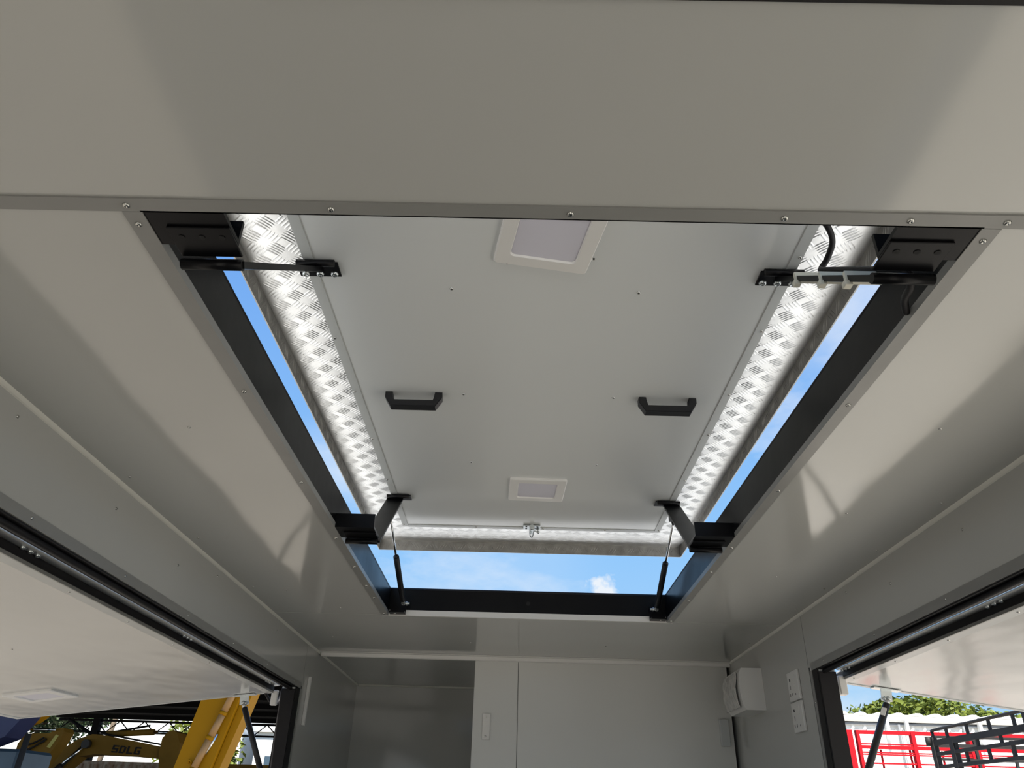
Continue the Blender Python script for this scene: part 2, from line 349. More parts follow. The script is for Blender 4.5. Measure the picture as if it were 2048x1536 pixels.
# partition at the far end, open on its left side to a niche
w = B(); bx(w, -0.189, 1.010, YP+0.005, YP+0.035, 0, ZC-0.001); bx(w, -0.189, -0.150, YP+0.035, YB-0.002, 0, ZC-0.001)
wf = struct('wall_front', w, TRIML, 'grey white partition at the far end with a plain panel seam')
obj('panel', box(-0.189, 0.0155, YP, YP+0.005, 0, ZC-0.001), PART_LIT, wf)
obj('panel', box(0.0185, 1.010, YP, YP+0.005, 0, ZC-0.001), PART_LIT, wf)
obj('joint', box(0.0157, 0.0183, YP+0.001, YP+0.0049, 0, ZC-0.022), JOINT, wf)
wb = struct('wall_back', box(XLO, XRO, YB, YB+0.05, 0, ZC+0.004), ACP, 'dim grey back wall of the niche beside the partition')
for x, z in ((-0.23, 2.055), (-0.23, 1.80)): screw((x, YB, z), wb, direction=(0, -1, 0), s=0.8)
w = B(); bx(w, XLO, -0.50, YREAR-0.05, YREAR, 0, ZC+0.004); bx(w, 0.58, XRO, YREAR-0.05, YREAR, 0, ZC+0.004); bx(w, -0.50, 0.58, YREAR-0.05, YREAR, 1.88, ZC+0.004)
struct('wall_rear', w, ACP, 'grey white rear wall with an open doorway')

# ================================================================== ROOF OPENING: black frame with hinge brackets
hf = thing('hatch_frame', 'black steel frame lining the roof opening with four hinge brackets', 'frame', (0.044, 1.83, ZC))
for a in ((FX0, OX0, FY0, FY1), (OX1, FX1, FY0, FY1), (OX0, OX1, OY1, FY1), (OX0, OX1, FY0, OY0)):
    obj('rail', box(*a, ZC+0.0053, 2.196), BLACK, hf)
for a, b in (((OX0-0.006, FY0+.02, 2.198), (OX0-0.006, FY1-.02, 2.198)), ((OX1+0.006, FY0+.02, 2.198), (OX1+0.006, FY1-.02, 2.198)), ((FX0+.02, OY1+0.006, 2.198), (FX1-.02, OY1+0.006, 2.198)), ((FX0+.02, OY0-0.006, 2.198), (FX1-.02, OY0-0.006, 2.198))):
    obj('seal', cyl(B(), a, b, 0.007, seg=8), RUB, hf)
AX = {-1: (-0.433, -0.380), 1: (0.474, 0.528)}          # arm edges in X
YN, YF, ZPIV = 0.812, 2.012, 2.086                      # near and far pivots
for s in (-1, 1):
    xa, xb = (OX0, -0.386) if s < 0 else (0.473, OX1)
    # near bracket: flat leg towards the camera, upright leg behind
    n = B(); bx(n, xa, xb, 0.724, 0.786, 2.0985, 2.1045); bx(n, xa, xb, 0.780, 0.786, 2.1045, 2.137)
    nb = obj('bracket', n, BLACK, hf)
    x0, x1 = (xa+0.022, xb) if s < 0 else (xa, xb-0.022)
    lf = obj('hinge_leaf', box(x0, x1, 0.748, 0.806, 2.0945, 2.0985, bev=0.001), BLACK, nb)
    for k in range(3):
        obj('bolt_hole', cyl(B(), (x0+(x1-x0)*(0.18+0.32*k), 0.766, 2.0935), (x0+(x1-x0)*(0.18+0.32*k), 0.766, 2.0945), 0.0045, seg=8), HOLE, nb)
    obj('knuckle', cyl(B(), (x0, YN, ZPIV), (x1, YN, ZPIV), 0.008, seg=10), BLACK, nb)
    # far bracket: upright leg towards the camera, flat leg behind
    n = B(); bx(n, xa, xb, 1.932, 1.938, 2.0985, 2.137); bx(n, xa, xb, 1.938, 2.020, 2.0985, 2.1045)
    fb = obj('bracket', n, BLACK, hf)
    x0, x1 = (-0.474, -0.386) if s < 0 else (0.473, 0.561)
    obj('hinge_leaf', box(x0, x1, 1.965, 2.014, 2.0945, 2.0985, bev=0.001), BLACK, fb)
    obj('knuckle', cyl(B(), (x0, YF, ZPIV), (x1, YF, ZPIV), 0.008, seg=10), BLACK, fb)
    # corner plate that carries the gas strut
    cb = B(); cx = -0.455 if s < 0 else 0.543
    bx(cb, cx-0.030, cx+0.030, 2.905, OY1-0.0018, 2.1005, 2.106); bx(cb, cx-0.030, cx+0.030, 2.940, OY1-0.0018, 2.106, 2.150)
    ck = obj('strut_plate', cb, BLACK, hf)
    screw((cx-0.008*s*-1, 2.925, 2.1005), ck, s=0.9)
obj('fixing_hole', cyl(B(), (0.046, OY1-0.001, 2.155), (0.046, OY1+0.001, 2.155), 0.008, seg=10), HOLE, hf)

# ================================================================== ROOF HATCH LID
PX0, PX1, PY0, PY1, PZ = -0.421, 0.516, 0.690, 2.642, 2.350
QX0, QX1, QY0, QY1, QZ, FZ = -0.552, 0.650, 0.585, 2.922, 2.386, 2.346
lid = thing('roof_hatch_lid', 'raised white roof hatch lid edged with bright checker plate', 'hatch lid', (0.049, 1.75, PZ))
obj('cover_plate', box(QX0, QX1, QY0, QY1, QZ, QZ+0.003), ALU, lid)
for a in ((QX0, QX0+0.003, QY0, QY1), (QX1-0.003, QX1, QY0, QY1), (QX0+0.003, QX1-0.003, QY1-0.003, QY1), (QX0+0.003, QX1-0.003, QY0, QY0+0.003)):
    obj('flange', box(*a, FZ, QZ), ALU_SHADE, lid)
# raised five-bar tread pattern under the plate rim: low lens-shaped bars, alternating direction cell by cell
def tread(bm, cx, cy, z, ang, L=0.034, W=0.0052, h=0.00055):
    c_, s_ = math.cos(ang), math.sin(ang)
    def P(u, v, dz): return bm.verts.new((cx+u*c_-v*s_, cy+u*s_+v*c_, z-dz))
    k = [P(-L/2, 0, 0), P(-L/4, -W/2, 0), P(L/4, -W/2, 0), P(L/2, 0, 0), P(L/4, W/2, 0), P(-L/4, W/2, 0)]
    a, b = P(-L/4, 0, h), P(L/4, 0, h)
    for f in ((0, 1, a), (1, 2, b, a), (2, 3, b), (3, 4, b), (4, 5, a, b), (5, 0, a)):
        fc = bm.faces.new([k[i] if isinstance(i, int) else i for i in f])
tb = B(); CELL = 0.0375
i0 = 0; yy = QY0+0.01
nx = int((QX1-QX0)/CELL)+1; ny = int((QY1-QY0)/CELL)+1
for i in range(nx):
    for j in range(ny):
        cx = QX0+0.012+CELL*(i+0.5); cyy = QY0+0.008+CELL*(j+0.5)
        if PX0+0.02 < cx < PX1-0.02 and cyy < PY1-0.02: continue
        if cx > QX1-0.016 or cyy > QY1-0.016: continue
        ang = math.radians(45 if (i+j) % 2 else -45)+random.uniform(-.05, .05)
        for k in range(5):
            o_ = (k-2)*0.0072
            tread(tb, cx-math.sin(ang)*o_, cyy+math.cos(ang)*o_, QZ-0.0001, ang)
tro = obj('tread_pattern', tb, ALU, lid); tro['kind'] = 'stuff'
# inner flange treads, small
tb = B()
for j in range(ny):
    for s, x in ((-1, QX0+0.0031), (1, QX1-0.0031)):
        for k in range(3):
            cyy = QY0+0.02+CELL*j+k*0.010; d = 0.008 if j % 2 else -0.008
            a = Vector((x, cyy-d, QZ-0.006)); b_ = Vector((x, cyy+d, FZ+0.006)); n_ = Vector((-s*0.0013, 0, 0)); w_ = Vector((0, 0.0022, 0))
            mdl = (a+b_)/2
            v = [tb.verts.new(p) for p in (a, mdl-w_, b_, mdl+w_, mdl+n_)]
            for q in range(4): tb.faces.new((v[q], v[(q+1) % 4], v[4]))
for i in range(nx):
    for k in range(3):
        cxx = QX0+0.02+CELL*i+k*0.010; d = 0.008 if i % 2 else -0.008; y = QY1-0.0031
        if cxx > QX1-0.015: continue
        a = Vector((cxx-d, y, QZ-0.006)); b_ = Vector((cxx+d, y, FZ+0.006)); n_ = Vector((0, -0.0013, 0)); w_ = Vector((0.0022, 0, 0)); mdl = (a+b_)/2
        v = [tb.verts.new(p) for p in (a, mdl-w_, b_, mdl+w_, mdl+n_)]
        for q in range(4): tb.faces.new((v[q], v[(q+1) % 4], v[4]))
tf = obj('flange_tread', tb, ALU_SHADE, lid); tf['kind'] = 'stuff'
pn = obj('panel', box(PX0+0.002, PX1-0.002, PY0, PY1-0.002, PZ+0.001, QZ), LIDW, lid)
for x in (-0.1435, 0.2305):
    for y in (1.206, 1.639, 2.055): screw((x, y, PZ+0.001), pn, s=0.85)
for a, ys in (((PX0, PX0+0.020, PY0, PY1), ((-0.4135, (0.86, 1.392, 1.634, 1.906, 2.20, 2.62)))), ((PX1-0.020, PX1, PY0, PY1), ((0.5085, (1.085, 1.33, 1.608, 1.831, 2.15, 2.62))))):
    e_ = obj('edge_trim', box(*a, PZ-0.0012, PZ+0.0008), TRIML, lid)
    side = B()
    for y in ys[1]: screw((ys[0]+(-.002 if ys[0] < 0 else .002), y, PZ-0.0012), e_, s=0.8)
e_ = obj('edge_trim', box(PX0+0.0205, PX1-0.0205, PY1-0.020, PY1, PZ-0.0012, PZ+0.0008), TRIML, lid)
for x in (-0.153, 0.092, 0.317): screw((x, PY1-0.009, PZ-0.0012), e_, s=0.8)

def handle(x0):
    p = [(0, PZ), (0, PZ-0.015), (0.0155, PZ-0.040), (0.1265, PZ-0.040), (0.142, PZ-0.015), (0.142, PZ), (0.124, PZ), (0.1215, PZ-0.0245), (0.0205, PZ-0.0245), (0.018, PZ)]
    bm = B(); q = [(x0+a, b) for a, b in p]
    # two feet and a bar, as convex pieces sharing one outline
    prism(bm, q, 'y', 1.630, 1.655)
    bmesh.ops.bevel(bm, geom=[e for e in bm.edges if abs(e.verts[0].co.y-e.verts[1].co.y) < 1e-6], offset=0.0018, segments=2, affect='EDGES')
    obj('handle', bm, BPLAS, lid)
handle(-0.338); handle(0.293)

def led(cx, cy_, ang, size, plane, parent, name='led_panel', inner=0.68, extra=None):
    """square LED panel, plane(u, v, d) -> world with d pointing away from its mount"""
    def rr(h, r_, n_=4):
        out = []
        for sx_, sy_, a0 in ((1, 1, 0), (-1, 1, 90), (-1, -1, 180), (1, -1, 270)):
            for k in range(n_+1):
                a = math.radians(a0+90*k/n_); out.append((sx_*(h-r_)+r_*math.cos(a), sy_*(h-r_)+r_*math.sin(a)))
        return out
    c_, s_ = math.cos(ang), math.sin(ang)
    def W(p, d): return Vector(plane(cx+p[0]*c_-p[1]*s_, cy_+p[0]*s_+p[1]*c_, d))
    h = size/2; bm = B()
    rings = [[bm.verts.new(W(p, d)) for p in rr(hh, rad)] for hh, rad, d in ((h, .008, 0), (h, .008, .006), (h-.002, .007, .008), (h*inner+.002, .010, .0085), (h*inner, .009, .0045))]
    n_ = len(rings[0])
    for a, b in zip(rings, rings[1:]):
        for k in range(n_): bm.faces.new((a[k], a[(k+1) % n_], b[(k+1) % n_], b[k]))
    bm.faces.new(rings[0][::-1])
    fr = obj(name, bm, WPLAS, parent)
    bm = B(); bm.faces.new([bm.verts.new(W(p, .0046)) for p in rr(h*inner-.0002, .009)])
    r0 = [v for v in bm.verts]; ext = bmesh.ops.extrude_face_region(bm, geom=list(bm.faces)); 
    for v in ext['geom']:
        if isinstance(v, bmesh.types.BMVert): v.co += W((0, 0), .002)-W((0, 0), .0046)
    obj('diffuser', bm, DIFF, fr)
    return fr
lid_plane = lambda u, v, d: (u, v, PZ+0.001-d)
led(0.058, 2.253, math.radians(2.0), 0.178, lid_plane, lid)
led(0.046, 1.039, math.radians(10.4), 0.180, lid_plane, lid)
for x, y in ((0.098-0.13, 1.121), (0.131, 1.103)):
    obj('spacer_mark', box(x-0.0014, x+0.0014, y-0.0014, y+0.0014, PZ-0.002, PZ+0.001), HOLE, lid)

# latch keeper at the far edge
lt = obj('latch', box(0.019, 0.081, 2.590, 2.632, PZ-0.0055, PZ-0.0013, bev=0.0008), ZINC, lid)
for x in (0.030, 0.070):
    for y in (2.600, 2.622): obj('bolt_hole', cyl(B(), (x, y, PZ-0.0062), (x, y, PZ-0.0054), 0.0036, seg=8), HOLE, lt)
obj('barrel', cyl(cyl(B(), (0.050, 2.575, PZ-0.014), (0.050, 2.600, PZ-0.014), 0.009), (0.050, 2.600, PZ-0.014), (0.050, 2.640, PZ-0.014), 0.006), ZINC, lt)
obj('loop', tube(B(), [(0.043, 2.605, PZ-0.012), (0.043, 2.64, PZ-0.016), (0.046, 2.662, PZ-0.020), (0.050, 2.668, PZ-0.022), (0.054, 2.662, PZ-0.020), (0.057, 2.64, PZ-0.016), (0.057, 2.605, PZ-0.012)], 0.0022, seg=6), ZINC, lt)
obj('pin', cyl(cyl(B(), (0.057, 2.632, PZ-0.010), (0.074, 2.638, PZ-0.010), 0.002, seg=6), (0.070, 2.637, PZ-0.010), (0.077, 2.641, PZ-0.012), 0.005, seg=8), ZINC, lt)

# four lift arms, hinged between brackets and lid
for s in (-1, 1):
    x0, x1 = AX[s]; xm = (x0+x1)/2; w_ = x1-x0
    for yp, far in ((YN, 0), (YF, 1)):
        ye = yp+0.326; ze = PZ-0.010
        arm = obj('lift_arm', bar(B(), (xm, yp, ZPIV), (xm, ye, ze), w_ if far else w_*0.85, 0.006 if far else 0.010, (1, 0, 0)), BLACK, lid)
        hx0, hx1 = (x0-0.003, x1+0.024) if s < 0 else (x0-0.024, x1+0.003)
        obj('hinge_leaf', box(hx0, hx1, ye-0.012, ye+0.030, PZ-0.0045, PZ-0.0013, bev=0.0006), BLACK, arm)
        obj('knuckle', cyl(B(), (hx0+0.004, ye-0.018, PZ-0.010), (hx1-0.004, ye-0.018, PZ-0.010), 0.007, seg=10), BLACK, arm)
        if not far:
            for k in range(3): screw((hx0+0.012+k*(hx1-hx0-0.024)/2, ye+0.021, PZ-0.0045), arm, me=BOLT_ME, s=1.05)
# cable and ties on the right near arm
xa = (AX[1][0]+AX[1][1])/2
cb = obj('cable', tube(B(), [(0.512, 0.990, PZ+0.010), (0.530, 1.000, PZ-0.002), (0.548, 1.030, PZ-0.010), (0.552, 1.070, PZ-0.016), (0.545, 1.085, PZ-0.026), (0.535, 1.060, PZ-0.050), (0.528, 0.980, 2.236), (0.526, 0.900, 2.172), (0.535, 0.835, 2.118), (0.548, 0.850, 2.105), (0.560, 0.892, 2.112), (0.5745, 0.920, 2.108)], 0.0055, seg=8), RUB, lid)
for f_ in (0.22, 0.45, 0.72):
    y = YN+0.326*f_; z = ZPIV+(PZ-0.010-ZPIV)*f_
    t_ = B(); bx(t_, xa-0.026, xa+0.028, y-0.003, y+0.003, z-0.0085, z+0.012); bx(t_, xa-0.030, xa-0.018, y-0.006, y+0.006, z-0.016, z-0.006, bev=0.001)
    obj('cable_tie', t_, TIE, lid)

# two gas struts at the far end
def gas_strut(bot, top, lab, group, frac=0.56, rb=0.0105, rr_=0.0042, bsz=1.0, endlab=False):
    a, b = Vector(bot), Vector(top); mdl = a.lerp(b, frac); d = (b-a).normalized()
    st = thing('gas_strut', lab, 'gas strut', a, group)
    obj('cylinder', cyl(B(), a+d*0.020, mdl, rb, seg=16), BPLAS, st)
    obj('end_cap', cyl(B(), mdl, mdl+d*0.006, rb*0.96, rb*0.55, seg=16), BPLAS, st)
    obj('rod', cyl(B(), mdl, b-d*0.010, rr_, seg=12), CHROME, st)
    obj('collar', cyl(B(), a+d*0.004, a+d*0.021, rb*0.72, seg=12), ALUP, st)
    sx_ = 1 if bot[0] < 0 else -1
    e1 = obj('ball_joint', sph(B(), a, 0.0085, 12), ZINC, st)
    obj('stud', cyl(cyl(B(), a, a+Vector((sx_*0.024, 0, 0)), 0.0042, seg=8), a+Vector((sx_*0.010, 0, 0)), a+Vector((sx_*0.016, 0, 0)), 0.0080, seg=6), ZINC, e1)
    e2 = obj('ball_joint', sph(B(), b, 0.0075, 12), BPLAS, st)
    return st
gas_strut((-0.432, 2.905, 2.134), (-0.437, 2.440, 2.316), 'black gas strut at the far left corner of the roof opening', 'roof hatch gas struts')
gas_strut((0.535, 2.905, 2.136), (0.527, 2.440, 2.316), 'black gas strut at the far right corner of the roof opening', 'roof hatch gas struts')
for s, x in ((-1, -0.437), (1, 0.527)):
    k = B(); bx(k, x-0.012, x+0.012, 2.425, 2.455, 2.324, 2.3485)
    obj('strut_lug', k, BLACK, lid)

# ================================================================== SERVING HATCHES: frames and raised doors
def hatch(side):
    s = -1 if side == 'left' else 1
    xi, xo = (XL, XLO) if s < 0 else (XR, XRO)
    y0, y1 = (LH0, LH1) if s < 0 else (RH0, RH1)
    fr = thing('serving_hatch_frame', f'black rubber lined frame around the {side} serving hatch opening', 'hatch frame', (xo, (y0+y1)/2, HZ0))
    X = lambda a, b: sorted((xi+s*a, xi+s*b))
    obj('header', box(*X(0.001, 0.057), y0, y1, HZ1-0.004, HZ1-0.0005), RUB, fr)
    obj('seal', cyl(B(), (xi+s*0.018, y0+0.013, HZ1-0.0115), (xi+s*0.018, y1-0.013, HZ1-0.0115), 0.0075, seg=10), RUB, fr)
    obj('jamb', box(*X(0.0, 0.057), y1-0.012, y1-0.0005, HZ0, HZ1-0.0125), RUB, fr)
    obj('jamb', box(*X(-0.0012, 0.0), y1-0.0005, y1+(0.070 if s < 0 else 0.046), HZ0-0.02, HZ1-0.0005), RUB, fr)
    obj('jamb', box(*X(0.0, 0.057), y0+0.0005, y0+0.012, HZ0, HZ1-0.0125), RUB, fr)
    obj('sill', box(*X(0.001, 0.057), y0, y1, HZ0+0.0005, HZ0+0.012), ALUP, fr)
    obj('end_bracket', box(*X(0.066, 0.092), y1-0.030 if s < 0 else y1-0.002, y1-0.010 if s < 0 else y1+0.030, HZ1-0.082, HZ1-0.022, bev=0.003), WPLAS, fr)
    # door
    ang = math.atan(0.1235); Xh = xo+s*0.030; Zh = 1.869; Wd = 1.06
    ye = y1-0.032 if s < 0 else y1+0.075
    ys = y0+0.03
    dr = thing('serving_hatch_door', ('white left serving hatch door raised outward, with a square light' if s < 0 else 'sunlit white right serving hatch door raised outward'), 'hatch door', (Xh, (ys+ye)/2, Zh))
    c_, sn = math.cos(ang), math.sin(ang)
    def P(u, y, d):  # u outward along the door, d below its underside
        return Vector((Xh+s*(u*c_-d*sn*1.0), y, Zh-u*sn-d*c_))
    def slab(u0, u1, ya, yb, d0, d1):
        bm = B(); vv = [bm.verts.new(P(u, y, d)) for u in (u0, u1) for y in (ya, yb) for d in (d0, d1)]
        for f in ((0, 1, 3, 2), (4, 6, 7, 5), (0, 4, 5, 1), (2, 3, 7, 6), (0, 2, 6, 4), (1, 5, 7, 3)): bm.faces.new([vv[i] for i in f])
        return bm
    obj('outer_skin', slab(0, Wd, ys, ye, -0.034, -0.0305), EXTW, dr)
    pn_ = obj('panel', slab(0.004, Wd-0.004, ys+0.004, ye-0.004, -0.0303, -0.0005), DOORW, dr)
    e1 = obj('edge_trim', slab(0.0, 0.026, ys, ye, -0.0004, 0.0015), TRIML, dr)
    obj('edge_trim', slab(Wd-0.022, Wd, ys, ye, -0.0004, 0.0015), TRIML, dr)
    obj('edge_trim', slab(0.0265, Wd-0.0225, ye-0.020, ye, -0.0004, 0.0015), TRIML, dr)
    obj('edge_lip', slab(-0.0035, -0.0002, ys, ye, -0.0065, 0.0015), TRIM, dr)
    obj('seal', slab(-0.006, -0.0002, ys, ye, -0.0242, -0.0067), RUB, dr)
    hg = obj('hinge_leaf', slab(-0.029, -0.0002, ys, min(ye, y1-0.005), -0.0275, -0.0245), ALUP, dr)
    y = ye-0.12; nrm = P(0, 0, 1)-P(0, 0, 0); k = 0
    while y > ys:
        screw(P(0.013, y, 0.0015), e1, direction=nrm, s=0.8); y -= 0.31
    for yc in (ye-0.09, ye-0.98, ye-1.86):
        for j in range(3):
            if yc-0.028*j > ys: screw(P(-0.012, yc-0.028*j, -0.0245), hg, direction=nrm, me=BOLT_ME, s=0.9, name='bolt')
    for u, yy_ in ((0.42, 2.25), (0.35, 1.35), (0.75, 1.9), (0.55, 2.0)):
        if yy_ < ye-0.1: screw(P(u, yy_, -0.0005), pn_, direction=nrm, s=0.75)
    if s < 0:
        led(0.716, 2.964, math.radians(3), 0.183, lambda u, v, d: P(u, v, d-0.0005), dr)
    # strut bracket on the far edge
    ub = 0.110 if s < 0 else 0.156
    k = B(); 
    obj('strut_bracket', slab(ub-0.045, ub+0.045, ye-0.040, ye-0.004, 0.0016, 0.0046), ZINC, dr)
    obj('strut_lug', slab(ub-0.018, ub+0.018, ye-0.026, ye-0.021, 0.0046, 0.040), ZINC, dr)
    top = P(ub, ye-0.034, 0.034)
    bot = Vector((xi+s*0.022, y1-0.028, 1.45))
    st = gas_strut(top, bot, f'black gas strut holding up the {side} serving hatch door', 'serving hatch gas struts', frac=0.80, rb=0.0115)
    d = (bot-top).normalized()
    if s > 0:
        q = top+d*0.055; obj('paper_label', bar(B(), q-d*0.014, q+d*0.014, 0.015, 0.0235, (1, -0.6, 0)), WPLAS, st)
    if s < 0:
        obj('cable', tube(B(), [P(0.03, ye-0.02, -0.01), P(0.015, ye+0.03, 0.030), P(-0.002, ye+0.075, 0.034), (xo-0.020, ye+0.090, 1.865), (xo-0.012, ye+0.080, HZ1-0.012)], 0.006, seg=8), RUB, dr)
hatch('left'); hatch('right')

# ================================================================== FIXTURES ON THE WALLS
# white angle on the left wall
a = thing('wall_angle', 'long white screwed angle bracket on the left wall beside the niche', 'bracket', (XL, 3.67, 1.77))
obj('upright', box(XL+0.0005, XL+0.014, 3.640, 3.652, 1.765, 1.968, bev=0.001), WPLAS, a)
fl = obj('flange', box(XL+0.0005, XL+0.004, 3.6525, 3.695, 1.765, 1.968, bev=0.001), WPLAS, a)
for z in (1.94, 1.86, 1.83): screw((XL+0.004, 3.676, z), fl, direction=(1, 0, 0), s=0.9)
# white catch on the partition
a = thing('door_catch', 'small white screwed catch plate on the partition beside its left edge', 'catch', (-0.126, YP, 1.738))
b_ = obj('plate', box(-0.144, -0.108, YP-0.009, YP-0.0005, 1.738, 1.849, bev=0.0015), WPLAS, a)
for z in (1.833, 1.752): screw((-0.128, YP-0.009, z), b_, direction=(0, -1, 0))
a = thing('cover_plate', 'plain grey metal cover plate low on the partition near the breaker box', 'plate', (0.969, YP, 1.738))
obj('face', box(0.947, 0.988, YP-0.022, YP-0.0005, 1.738, 1.851, bev=0.0015), TRIML, a)
screw((0.9885, YP-0.012, 1.757), a, direction=(1, 0, 0), s=0.9)
# breaker box on the right wall
a = thing('breaker_box', 'white breaker box with wrinkled clear cover on the right wall', 'breaker box', (XR, 3.42, 1.84))
prof = [(XR-0.0005, 1.838), (0.945, 1.838), (0.934, 1.862), (0.928, 1.90), (0.928, 1.95), (0.934, 1.985), (0.942, 2.000), (XR-0.0005, 2.000)]
obj('body', prism(B(), prof, 'y', 3.300, 3.540), WPLAS, a)
cv = B(); nv = 14; grid = []
rnd = random.Random(3)
for i in range(nv+1):
    row = []
    for j in range(8):
        y = 3.325+(3.525-3.325)*i/nv; tt = j/7; z = 1.850+0.135*tt
        x = 0.926-0.010*math.sin(math.pi*tt)-rnd.uniform(0.000, 0.006)
        row.append(cv.verts.new((x, y, z)))
    grid.append(row)
for i in range(nv):
    for j in range(7): cv.faces.new((grid[i][j], grid[i+1][j], grid[i+1][j+1], grid[i][j+1]))
ext = bmesh.ops.extrude_face_region(cv, geom=list(cv.faces))
for v in ext['geom']:
    if isinstance(v, bmesh.types.BMVert): v.co.x += 0.004
obj('clear_cover', cv, CLEAR, a)
obj('latch', box(0.914, 0.920, 3.330, 3.345, 1.905, 1.925, bev=0.001), ZINC, a)
# two double sockets
def socket(z0, z1, lab):
    a = thing('power_socket', lab, 'socket', (XR, 2.923, z0), 'double power sockets on the right wall')
    pl = obj('plate', box(XR-0.010, XR-0.0005, 2.868, 2.978, z0, z1, bev=0.002), WPLAS, a)
    def hole(y, z, w, h): obj('slot', box(XR-0.0106, XR-0.0098, y-w/2, y+w/2, z-h/2, z+h/2), HOLE, pl)
    zc = (z0+z1)/2; hh = z1-z0
    hole(2.950, z0+hh*0.72, 0.009, 0.009); hole(2.952, z0+hh*0.47, 0.003, 0.014); hole(2.962, z0+hh*0.22, 0.004, 0.010); hole(2.938, z0+hh*0.22, 0.004, 0.010)
    hole(2.905, z0+hh*0.20, 0.004, 0.006)
    obj('rocker_switch', box(XR-0.0125, XR-0.0095, 2.893, 2.915, z0+hh*0.55, z0+hh*0.85, bev=0.001), WPLAS, pl)
socket(1.828, 1.928, 'upper white double power socket on the right wall')
socket(1.724, 1.824, 'lower white double power socket on the right wall')

# ================================================================== OUTSIDE, LEFT: yard with machines under a dark shed roof
def sc_(p, k, y):     # outline measured for a plane at 18 m, moved to y = 18 k
    return (p[0]*k, (p[1]-CAMZ)*k+CAMZ)
sh = thing('open_shed', 'dark open sided steel shed behind the yellow machines', 'shed', (-12, 30, GZ))
rf = B(); bx(rf, -22.2, -3.4, 9, 40, 5.20, 5.32)  # unseen near part extended over the machines to shade them
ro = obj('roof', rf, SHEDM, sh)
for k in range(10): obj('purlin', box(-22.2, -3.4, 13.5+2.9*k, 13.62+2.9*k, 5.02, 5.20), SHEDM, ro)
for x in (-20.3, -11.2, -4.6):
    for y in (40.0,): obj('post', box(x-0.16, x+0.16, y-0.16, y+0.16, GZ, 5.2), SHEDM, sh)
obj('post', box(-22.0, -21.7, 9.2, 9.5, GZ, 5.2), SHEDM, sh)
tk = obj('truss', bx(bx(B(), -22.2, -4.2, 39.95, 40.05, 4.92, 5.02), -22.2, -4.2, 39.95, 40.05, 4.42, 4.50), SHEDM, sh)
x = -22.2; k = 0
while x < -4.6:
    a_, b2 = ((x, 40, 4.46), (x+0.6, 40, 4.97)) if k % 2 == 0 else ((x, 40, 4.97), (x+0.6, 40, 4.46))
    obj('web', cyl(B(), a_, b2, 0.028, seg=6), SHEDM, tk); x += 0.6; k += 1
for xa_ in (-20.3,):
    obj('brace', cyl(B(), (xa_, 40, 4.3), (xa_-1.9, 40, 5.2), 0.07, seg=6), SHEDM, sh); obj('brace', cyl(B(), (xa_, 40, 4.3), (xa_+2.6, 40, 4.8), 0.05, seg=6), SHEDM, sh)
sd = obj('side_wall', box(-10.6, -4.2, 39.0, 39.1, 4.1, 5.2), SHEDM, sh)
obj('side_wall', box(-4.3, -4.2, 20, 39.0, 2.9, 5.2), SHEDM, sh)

bd = thing('white_building', 'bright white building standing beyond the open shed', 'building', (-28, 58, GZ))
obj('wall', box(-36, -19, 58, 66, GZ, 7.6), CLADW, bd)
rf = B(); prism(rf, [(-36.6, 7.6), (-18.4, 7.6), (-27.5, 9.2)], 'y', 57.6, 66); obj('roof', rf, CLADW, bd)
bd2 = thing('white_building', 'small white building with window panes seen past the leaning yellow boom', 'building', (-14, 58, GZ))
obj('wall', box(-18.0, -12.6, 58, 66, GZ, 6.1), CLADW, bd2)
obj('roof', prism(B(), [(-18.3, 6.1), (-12.3, 6.1), (-15.3, 7.2)], 'y', 57.7, 66), CLADW, bd2)
for i in range(3): obj('window', box(-17.2+i*1.7, -16.0+i*1.7, 57.96, 58.0, 3.0, 4.6), BLUEG, bd2)
pl = thing('utility_pole', 'leaning brown timber pole in front of the white building', 'pole', (-19.2, 40.5, GZ))
obj('shaft', cyl(B(), (-22.2, 44, GZ), (-21.3, 44, 6.4), 0.16, 0.12, seg=10), BARK, pl)
ct = thing('shipping_container', 'faded corrugated shipping container low behind the lettered excavator boom', 'container', (-13.4, 30, GZ))
pts = []; x = -15.6
while x < -12.4: pts += [(x, 30.0), (x+0.10, 30.0), (x+0.14, 29.96), (x+0.24, 29.96)]; x += 0.28
pts += [(x, 30.0), (x, 32.2), (-15.6, 32.2)]
obj('body', prism(B(), pts, 'z', GZ+0.1, 2.66), CONT, ct)
obj('top_rail', box(-15.65, x+0.05, 29.93, 30.05, 2.66, 2.76), CONT, ct)

